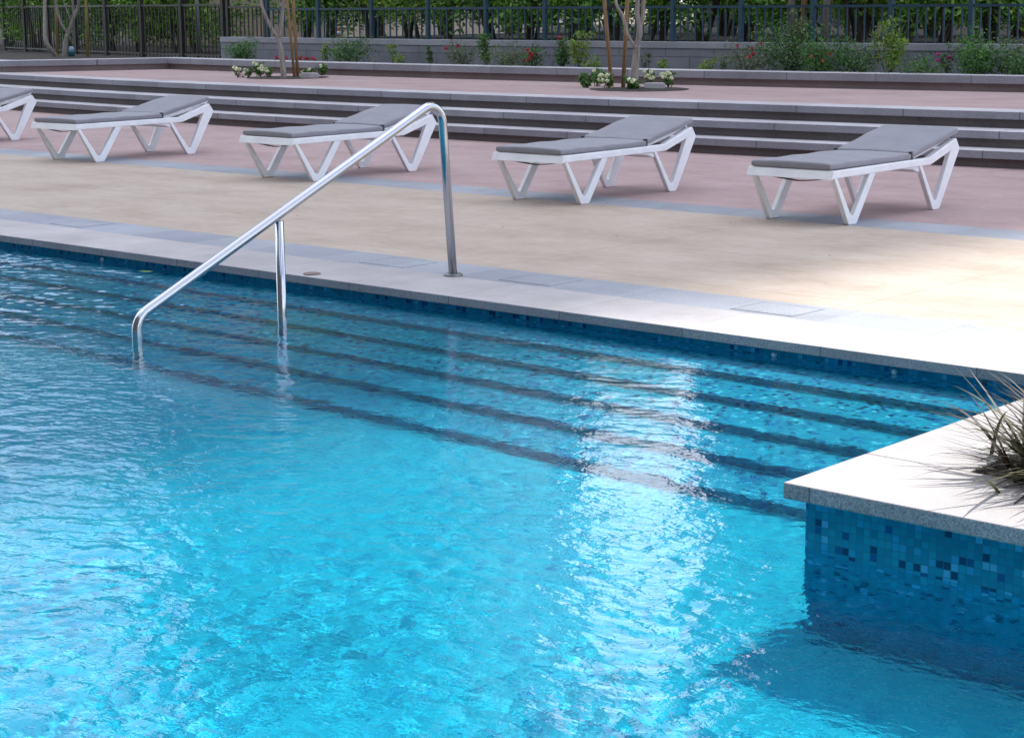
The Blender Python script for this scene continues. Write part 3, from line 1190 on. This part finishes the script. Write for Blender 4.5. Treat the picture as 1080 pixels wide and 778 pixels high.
def on(px, py, base):
    """point at a pixel, in the vertical plane through base facing the camera"""
    d = fwd + rgt * (px - 540) / F_PX - upv * (py - 389) / F_PX
    k = np.array([fwd[0], fwd[1]]); k /= np.hypot(*k)
    t = (np.array(base)[:2] @ k) / (d[:2] @ k)
    return tuple(EYE + d * t - np.array(base))


b1 = gz(299.5, 83, .48)
limbs1 = [([(0, 0, -.05), on(299, 76, b1), on(297, 55, b1), on(294, 42, b1), on(291, 36, b1)], [.046, .042, .036, .032]),
          ([on(294, 42, b1), on(285, 28, b1), on(279, 15, b1), on(274, 0, b1), (-.42, .05, 2.2), (-.6, 0, 2.9)], [.028, .026, .023, .02, .015, .008]),
          ([on(294, 40, b1), on(297, 24, b1), on(299, 6, b1), (.1, .05, 2.2), (.15, .1, 3.0)], [.030, .028, .026, .02, .008])]
cr = [(-.5, 0, 2.6, .45), (.1, .1, 2.8, .5), (-.15, .1, 3.1, .5), (.2, -.2, 2.5, .35), (-.6, .2, 3.0, .35)]
young_tree(tuple(b1), 'young forked tree with mottled grey trunk in the left terrace flower ring', limbs1, cr, 1)
b2 = gz(668.5, 94.5, .48)
limbs2 = [([(0, 0, -.05), on(669, 80, b2), on(671, 60, b2), on(672, 48, b2)], [.058, .05, .045, .042]),
          ([on(671, 52, b2), on(675, 34, b2), on(674, 24, b2), on(672, 12, b2), on(673, 0, b2), (.1, 0, 2.3), (.0, .1, 3.0)], [.040, .036, .033, .03, .028, .02, .01]),
          ([on(674, 30, b2), on(678, 20, b2), on(678.5, 0, b2), (.25, 0, 2.3), (.35, .1, 2.9)], [.030, .028, .026, .02, .01]),
          ([on(671, 52, b2), on(662, 38, b2), on(657, 16, b2), on(648, 4, b2), (-.35, 0, 2.2), (-.5, .1, 2.8)], [.024, .022, .02, .018, .014, .008])]
young_tree(tuple(b2), 'young forked tree with smooth grey trunk in the right terrace flower ring', limbs2, cr, 2)
b3 = np.array([-30.61, 21.25, .585])
limbs3 = [([(0, 0, -.05), on(69, 45, b3), on(72, 36, b3)], [.058, .05, .046]),
          ([on(72, 36, b3), on(65, 27, b3), on(60, 10, b3), on(57, -6, b3), (-.5, 0, 2.4)], [.032, .028, .026, .022, .01]),
          ([on(72, 37, b3), on(76, 24, b3), on(80, 14, b3), on(84, 3, b3), (.6, 0, 2.3), (.7, .1, 3.0)], [.042, .038, .034, .03, .02, .008]),
          ([on(78, 20, b3), on(78, 10, b3), on(76, 0, b3), (.1, .1, 2.4)], [.024, .022, .02, .01]),
          ([on(76, 24, b3), on(70, 10, b3), on(66, 0, b3), (-.1, 0, 2.2)], [.016, .014, .012, .006]),
          ([(-.2, 0, -.05), on(53, 52, b3), on(47, 42, b3), (-.62, .05, 1.2)], [.05, .046, .04, .03])]
young_tree(tuple(b3), 'old looking forked tree with pale lichened trunk behind the low wall at far left', limbs3, cr, 3)


def stake(p0, top, m, label, r=.024):
    o = MB()
    o.tube([(0, 0, -.05), tuple(np.array(top) * .5 + np.array([.004, 0, 0])), top], [r, r * .96, r * .94], 10)
    q = o.build('tree_stake', M[m], None, smooth=True)
    q.location = tuple(p0)
    return tag(q, label, 'stake')


def stake_px(px0, py0, px1, py1, z, m, label, r=.024, Y=None):
    b = gz(px0, py0, z) if Y is None else at(px0, py0, Y)
    if Y is not None: b[2] = z
    t_ = np.array(on(px1, py1, b))
    t_ = t_ * (2.1 / t_[2])
    return stake(b, tuple(t_), m, label, r)


stake_px(311, 82.2, 302.5, 0, .48, 'stake', 'brown wooden stake leaning left beside the mottled young trunk', .021)
stake_px(314.2, 81.6, 309, 0, .48, 'stake', 'brown wooden stake standing nearly upright, rightmost beside the mottled young trunk', .024)
stake_px(645.5, 91.5, 637, 0, .48, 'stake', 'tan wooden stake leaning left with a black tie near its top', .026)
stake_px(657, 93, 661.5, 0, .48, 'stake', 'tan wooden stake leaning right, nearest the smooth grey trunk', .027)
stake_px(60.5, 61, 59, 0, .58, 'stake_yellow', 'yellowish wooden stake left of the pale forked trunk at far left', .028, 21.3)
stake_px(92.5, 61, 90.5, 0, .58, 'stake_yellow', 'yellowish wooden stake right of the pale forked trunk at far left', .028, 21.3)
# black tie between the left tan stake and the trunk
bt = gz(645.5, 91.5, .48)
s = MB()
pa, pb = np.array(on(637.5, 12, bt)), np.array(on(650, 4.5, bt))
s.bar(tuple(pa + np.array([-.03, -.02, 0])), tuple(pb + np.array([.02, -.02, .0])), .035, .02)
s.bar(tuple(pa + np.array([-.03, .03, 0])), tuple(pb + np.array([.02, .03, .0])), .035, .02)
s.bar(tuple(pa + np.array([-.035, -.035, 0])), tuple(pa + np.array([-.035, .035, 0])), .035, .012)
o = s.build('tree_tie', M['tie'])
o.location = tuple(bt)
tag(o, 'black rubber strap tying the left tan stake to the tree', 'tie')

# flower rings on the terrace
def ring(center, rad, nm):
    s = MB()
    n = 28
    r = np.random.default_rng(4)
    v = [(0, 0, .02)] + [(rad * math.cos(6.283 * k / n) * r.uniform(.93, 1.05), rad * math.sin(6.283 * k / n) * r.uniform(.93, 1.05), .004) for k in range(n)]
    s.add(v, [(0, 1 + k, 1 + (k + 1) % n) for k in range(n)])
    o = s.build('soil_ring', M['soil'])
    o.location = center
    return tag(o, kind='structure')


ring((-20.9, 18.42, .48), .62, 1)
ring((-14.12, 18.24, .48), .62, 2)


def petunia(px, py, h, w, whites, label, rs, group, green=110):
    b = gz(px, py, .482)
    r = np.random.default_rng(rs)
    pts = [(r.uniform(-w, w) * .42, -w * r.uniform(.1, .45), h * r.uniform(.55, 1.0)) for _ in range(whites)]
    shrub('white_flower_plant', tuple(b), h, w, green, 'leaf_flower', label, 'flower', rs, ('petal_white', whites, pts) if whites else None, .05, False, group, 6)


G1 = 'white flowers round the terrace trees'
petunia(252, 81.8, .16, .16, 5, 'white flowers at the far left of the left terrace ring', 201, G1, 40)
petunia(262, 81.8, .13, .18, 3, 'greyish green plant with white flowers second from left in the left ring', 202, G1)
petunia(274, 80.5, .21, .28, 3, 'taller green plant with a few white flowers in the left ring', 203, G1, 240)
petunia(283, 82, .17, .24, 7, 'clump with most white flowers just left of the mottled trunk', 204, G1)
petunia(325, 81, .12, .2, 2, 'low white flowered plant right of the brown stakes', 205, G1)
petunia(338, 79.5, .15, .26, 1, 'bright green plant at the right side of the left ring', 206, G1, 200)
petunia(618, 92.5, .18, .24, 0, 'dark green leafy plant at the left side of the right ring', 207, G1, 260)
petunia(631, 91, .22, .26, 2, 'tall green plant with white buds left of the tan stakes', 208, G1, 260)
petunia(641, 93.5, .18, .22, 9, 'dense white flowers at the foot of the left tan stake', 209, G1)
petunia(668, 95, .15, .24, 3, 'green plant with pale flowers in front of the smooth grey trunk', 210, G1, 200)
petunia(687, 91, .19, .2, 8, 'white flower clump right of the smooth grey trunk', 211, G1, 90)
petunia(705, 92, .19, .22, 10, 'rightmost white flower clump of the right ring', 212, G1, 110)


def edging(px0, px1, py, label, z=.482):
    a, b = gz(px0, py, z), gz(px1, py, z)
    L = np.hypot(*(b - a)[:2])
    s = MB()
    s.box((-L / 2, -.07, 0), (L / 2, .07, .07))
    s.box((-L / 2 + .02, -.05, .07), (L / 2 - .02, .05, .078))
    o = s.build('valve_box', M['coping'], None, bevel=.006)
    o.location = tuple((a + b) / 2)
    o.rotation_euler = (0, 0, math.atan2((b - a)[1], (b - a)[0]))
    return tag(o, label, 'box')


edging(318, 335, 82.5, 'pale box lying in the left flower ring beside the brown stakes')
edging(680, 701, 94, 'pale box lying in the right flower ring under white flowers')

# ------------------------------------------------------------------ trees and hedge behind the fence
def hedge_mesh(rs, h, w, n, lm, size=.1):
    r = np.random.default_rng(rs)
    cs = []
    for i in range(46):
        z = r.uniform(.12, 1) * h
        q = w / 2 * math.sqrt(r.random()) * (1.05 - .45 * (z / h) ** 2)
        a = r.uniform(0, 6.28)
        cs.append((math.cos(a) * q, math.sin(a) * q * .8, z, w * r.uniform(.10, .2)))
    v, f = leaf_cloud(cs, n, size, rs, .42, .3)
    s = MB()
    for i in range(5):
        a = r.uniform(0, 6.28)
        e = (math.cos(a) * w * .3, math.sin(a) * w * .25, h * r.uniform(.6, .95))
        s.tube([(r.normal(0, .08), r.normal(0, .06), -.1), (e[0] * .4, e[1] * .4, h * .35), e], [.035, .025, .008], 6)
    return v, f, s, lm


protos = {}


def hedge(px, Y, z0, kind, h, w, label, rz=0, sc_=1.):
    if kind not in protos:
        v, f, s, lm = hedge_mesh(*kind)
        t = empty('hedge_tree', (0, 0, 0), 0, label, 'tree', 'trees of the hedge behind the fence')
        s.build('trunk', M['bark_dark'], t)
        np_mesh('crown', v, f, M[lm], t)
        protos[kind] = t
        o = t
    else:
        o = copy_tree(protos[kind])
    x = at(px, 20, Y)[0]
    o.location = (x, Y, z0)
    o.rotation_euler = (0, 0, rz)
    o.scale = (w, w, h)
    o['label'] = label
    return o


KD, KL, KM = (31, 3.4, 2.4, 7000, 'leaf_hedge'), (32, 3.2, 2.0, 4200, 'leaf_hedge_light'), (33, 3.0, 2.2, 5200, 'leaf_hedge')
HEDGE = [(-40, 26, .58, KL), (8, 25, .58, KL), (40, 24, .58, KD), (75, 25.5, .58, KD), (112, 24.2, .58, KM), (150, 24.5, .58, KD), (188, 24.5, .58, KL), (205, 25.0, .58, KM),
         (322, 23.4, .96, KD), (352, 23.2, .96, KM), (390, 23.2, .96, KD), (430, 23.5, .96, KL), (470, 23.2, .96, KD), (515, 23.2, .96, KM), (560, 23.3, .96, KD), (605, 23.1, .96, KM),
         (650, 23.2, .96, KD), (700, 23.3, .96, KL), (745, 23.2, .96, KD), (790, 23.4, .96, KM), (855, 23.8, .96, KD), (905, 23.3, .96, KL), (950, 23.4, .96, KD), (1000, 23.6, .96, KM), (1050, 23.8, .96, KD), (1100, 24, .96, KL)]
hw = ['first', 'second', 'third', 'fourth', 'fifth', 'sixth', 'seventh', 'eighth']
for i, (px, Y, z0, kd) in enumerate(HEDGE):
    tone = 'light green loose' if kd is KL else 'dark green dense' if kd is KD else 'mid green bushy'
    if i < 8: lab = f'{tone} hedge tree behind the near black railing, {hw[i]} from the left'
    elif i < 17: lab = f'{tone} hedge tree behind the teal railing, {hw[i - 8] if i < 16 else "ninth"} right of the beige house gap'
    else: lab = f'{tone} hedge tree behind the teal railing, {["ninth", *hw[::-1]][i - 17]} from the right edge'
    hedge(px, Y, z0, kd, random.uniform(.85, 1.1), random.uniform(.95, 1.2), lab, random.uniform(0, 6.28))
# a taller second row closes the view
for i, px in enumerate(range(-60, 1160, 75)):
    if 165 < px < 350: continue
    hedge(px + random.uniform(-8, 8), 27.5 + random.uniform(0, 1.5), .9, KD if i % 3 else KM, random.uniform(1.05, 1.25), random.uniform(1.3, 1.6),
          'dark tree of the rear hedge row seen only through gaps in the front row', random.uniform(0, 6.28))
# slim bare trunks seen through the railing
for i, (px, r_, m_, lab) in enumerate(((207.5, .035, 'cap_grey', 'slim pale grey pipe post behind the near black railing'), (239, .03, 'coping', 'whitish pole at the end of the block wall'),
                                     (834, .06, 'bark', 'pale slim trunk behind the railing above the widest bush'), (847, .045, 'stake', 'brownish slim trunk behind the railing above the widest bush'), (871, .06, 'bark', 'greyish slim trunk right of the brownish one behind the railing'))):
    Y = 21.9 if px < 500 else 22.4
    p = at(px, 20, Y)
    s = MB()
    s.tube([(0, 0, 0), (.03, 0, 1.3), (-.02 if px > 300 else -.12, 0, 3.2)], [r_, r_ * .9, r_ * .75], 10)
    o = s.build('slim_trunk' if px > 300 else 'metal_post', M[m_], None, smooth=True)
    o.location = (p[0], Y, .96 if px > 300 else .6)
    tag(o, lab, 'trunk' if px > 300 else 'post')

# traffic cone and pot
def cone(p):
    t = empty('traffic_cone', p, 0, 'red and white traffic cone just behind the railing', 'traffic cone')
    m1, m2 = mat('cone_red', (.35, .03, .03), .6), mat('cone_white', (.42, .42, .42), .6)
    t.scale = (.5, .5, .5)
    s = MB(); s.box((-.13, -.13, 0), (.13, .13, .025)); s.tube([(0, 0, .025), (0, 0, .17)], [.10, .075], 16); s.build('base', m1, t)
    s = MB(); s.tube([(0, 0, .171), (0, 0, .30)], [.078, .055], 16); s.build('white_band', m2, t, smooth=True)
    s = MB(); s.tube([(0, 0, .301), (0, 0, .40)], [.052, .03], 16); s.build('tip', m1, t)


pc = at(357.5, 40, 21.55)
cone((pc[0], 21.55, .96))
pt = empty('plant_pot', (at(75.5, 60, 21.35)[0], 21.35, .59), 0, 'small pale blue and green pot behind the low wall beside the pale forked trunk', 'pot')
mb1, mb2 = mat('pot_blue', (.30, .42, .55), .5), mat('pot_green', (.03, .16, .18), .5)
s = MB(); s.tube([(0, 0, 0), (0, 0, .09), (0, 0, .10)], [.05, .07, .072], 16); s.build('base', mb2, pt, smooth=True)
s = MB(); s.tube([(0, 0, .101), (0, 0, .16), (0, 0, .20)], [.062, .055, .035], 16); s.build('top', mb1, pt, smooth=True)

# ------------------------------------------------------------------ small things on the deck and in the water
M['lid'] = stone('lid_stone', (.22, .24, .28), (.33, .35, .39), 120, 1., .8)
LIDS = [(-10.95, 'grey square lid in the stone strip, left of the handrail foot'), (-7.75, 'grey square lid in the stone strip just left of the handrail post'),
        (-6.62, 'grey square lid in the stone strip right of the handrail post'), (-5.05, 'grey square lid in the stone strip, farthest right')]
for x, lab in LIDS:
    s = MB()
    s.box((-.17, -.13, -.02), (.172, .132, .0012))
    t = empty('skimmer_lid', (x, 7.67, .001), 0, lab, 'lid', 'square lids in the grey stone strip')
    s.build('lid', M['grey_strip'], t)
    s = MB()
    for a, b in (((-.186, -.146), (.186, -.1335)), ((-.186, .1335), (.186, .146)), ((-.186, -.133), (-.1735, .133)), ((.1735, -.133), (.186, .133))):
        s.box((a[0], a[1], -.02), (b[0], b[1], .0018))
    s.build('frame', M['grey_strip'], t)
s = MB()
s.tube([(0, 0, 0), (0, 0, .006), (0, 0, .008)], [.05, .05, .042], 20)
p = gz(329, 289.5, 0)
o = s.build('drain_cap', mat('brown_metal', (.22, .16, .15), .5, .3))
o.location = (p[0], p[1], .002)
tag(o, 'round brownish cap set in the pool edge beside the sloping handrail', 'cap')
M['nozzle'] = mat('white_plastic_nozzle', (.75, .78, .8), .4)
for px, py, lab in ((108, 275, 'small white pool nozzle on the tiled wall at far left'), (816.5, 377.5, 'small white pool nozzle on the tiled wall right of the bright reflection'), (943, 400.5, 'small white pool nozzle on the tiled wall nearest the planter')):
    p = at(px, py, 6.965)
    s = MB()
    s.tube([(0, 0, 0), (0, -.012, 0), (0, -.016, 0)], [.011, .011, .007], 16)
    o = s.build('pool_nozzle', M['nozzle'], None)
    o.location = (p[0], 6.97, max(p[2], -.075))
    tag(o, lab, 'nozzle')
p = gz(153, 288, WATER)
fl = MB()
fl.add([(-.05, 0, .006), (-.02, .022, .008), (.03, .018, .006), (.06, 0, .010), (.03, -.018, .006), (-.02, -.022, .008)], [(0, 1, 2, 3, 4, 5)])
o = fl.build('fallen_leaf', M['leaf_lime'])
o.location = (p[0], p[1], WATER + .004)
o.rotation_euler = (0, 0, .5)
tag(o, 'single yellow green leaf floating by the far pool wall', 'leaf')
twigs = MB()
for i in range(9):
    px, py = [(640, 215), (700, 218), (402, 182), (180, 192), (530, 240), (875, 270), (313, 228), (650, 250), (770, 236)][i]
    p = gz(px, py, 0)
    s = MB()
    a = random.uniform(0, 3.14)
    L = .012
    s.add([(-L, 0, 0), (0, L * .5, .003), (L, 0, .001), (0, -L * .5, .003)], [(0, 1, 2, 3)])
    o = s.build('dry_leaf', M['bark_dark'])
    o.location = (p[0], p[1], .004)
    o.rotation_euler = (0, 0, a)
    tag(o, 'tiny dry leaf crumb lying on the paving', 'leaf', 'dry leaf crumbs on the paving')

# ------------------------------------------------------------------ buildings
def facade_block(name, x0, x1, y0, y1, h, wallm, glassm, label, floor=3.1, bay=3.6, balc=True):
    t = empty(name, (0, 0, 0), 0, label, 'building')
    s = MB()
    s.box((x0, y0, -1), (x1, y1, h))
    s.build('wall', wallm, t)
    sl, wi = MB(), MB()
    nfl = int(h / floor)
    for k in range(1, nfl):
        z = k * floor
        if balc: sl.box((x0 + .4, y0 - 1.2, z - .12), (x1 - .4, y0 - .003, z + .85))
        n = int((x1 - x0) / bay)
        for j in range(n):
            a = x0 + .8 + j * bay
            wi.box((a, y0 - .04, z + .15), (min(a + bay * .62, x1 - .5), y0 - .002, z + 2.4))
    if balc: sl.build('balcony', wallm, t)
    wi.build('window', glassm, t)
    s = MB()
    s.box((x0 - .2, y0 - .2, h + .002), (x1 + .2, y1 + .2, h + .9))
    s.build('parapet', wallm, t)
    return t


M['facade'] = stone('tower_render', (.045, .045, .05), (.075, .075, .08), 3, 1., .9)
M['facade_pale'] = stone('pale_render', (.55, .53, .5), (.66, .64, .6), 3, 1., .9)
M['facade_beige'] = stone('beige_render', (.47, .36, .27), (.56, .44, .34), 4, 1., .9)
M['glass'] = mat('dark_window_glass', (.02, .03, .04), .08)
facade_block('apartment_tower', -54.5, -1.95, 75, 93, 152, M['facade'], M['glass'], 'very tall apartment tower behind the hedge, shading the deck')
facade_block('apartment_block', -128, -91.4, 95, 112, 82, M['facade'], M['glass'], 'tall dark apartment block far behind, left of the pale one')
facade_block('apartment_block', -91.2, -84.2, 96, 100, 80, M['facade_pale'], M['glass'], 'narrow pale apartment block far behind between two dark ones')
xa, xb = at(236, 20, 30)[0], at(300, 20, 30)[0]
facade_block('apartment_block', -190, -129, 96, 112, 41, M['facade'], M['glass'], 'lower dark apartment block far behind at the far left')
facade_block('low_sky_blocker', -55, 45, -40, -16, 26, M['facade'], M['glass'], 'added dark block out of view behind the camera, cutting low sky light', balc=False)  # unseen block, added behind the camera to cut skylight on front faces
facade_block('beige_house', xa - 3, xb + 1.5, 30, 38, 6, M['facade_beige'], M['glass'], 'beige house wall showing through the railing at the end of the block wall', 3.0, 20, False)
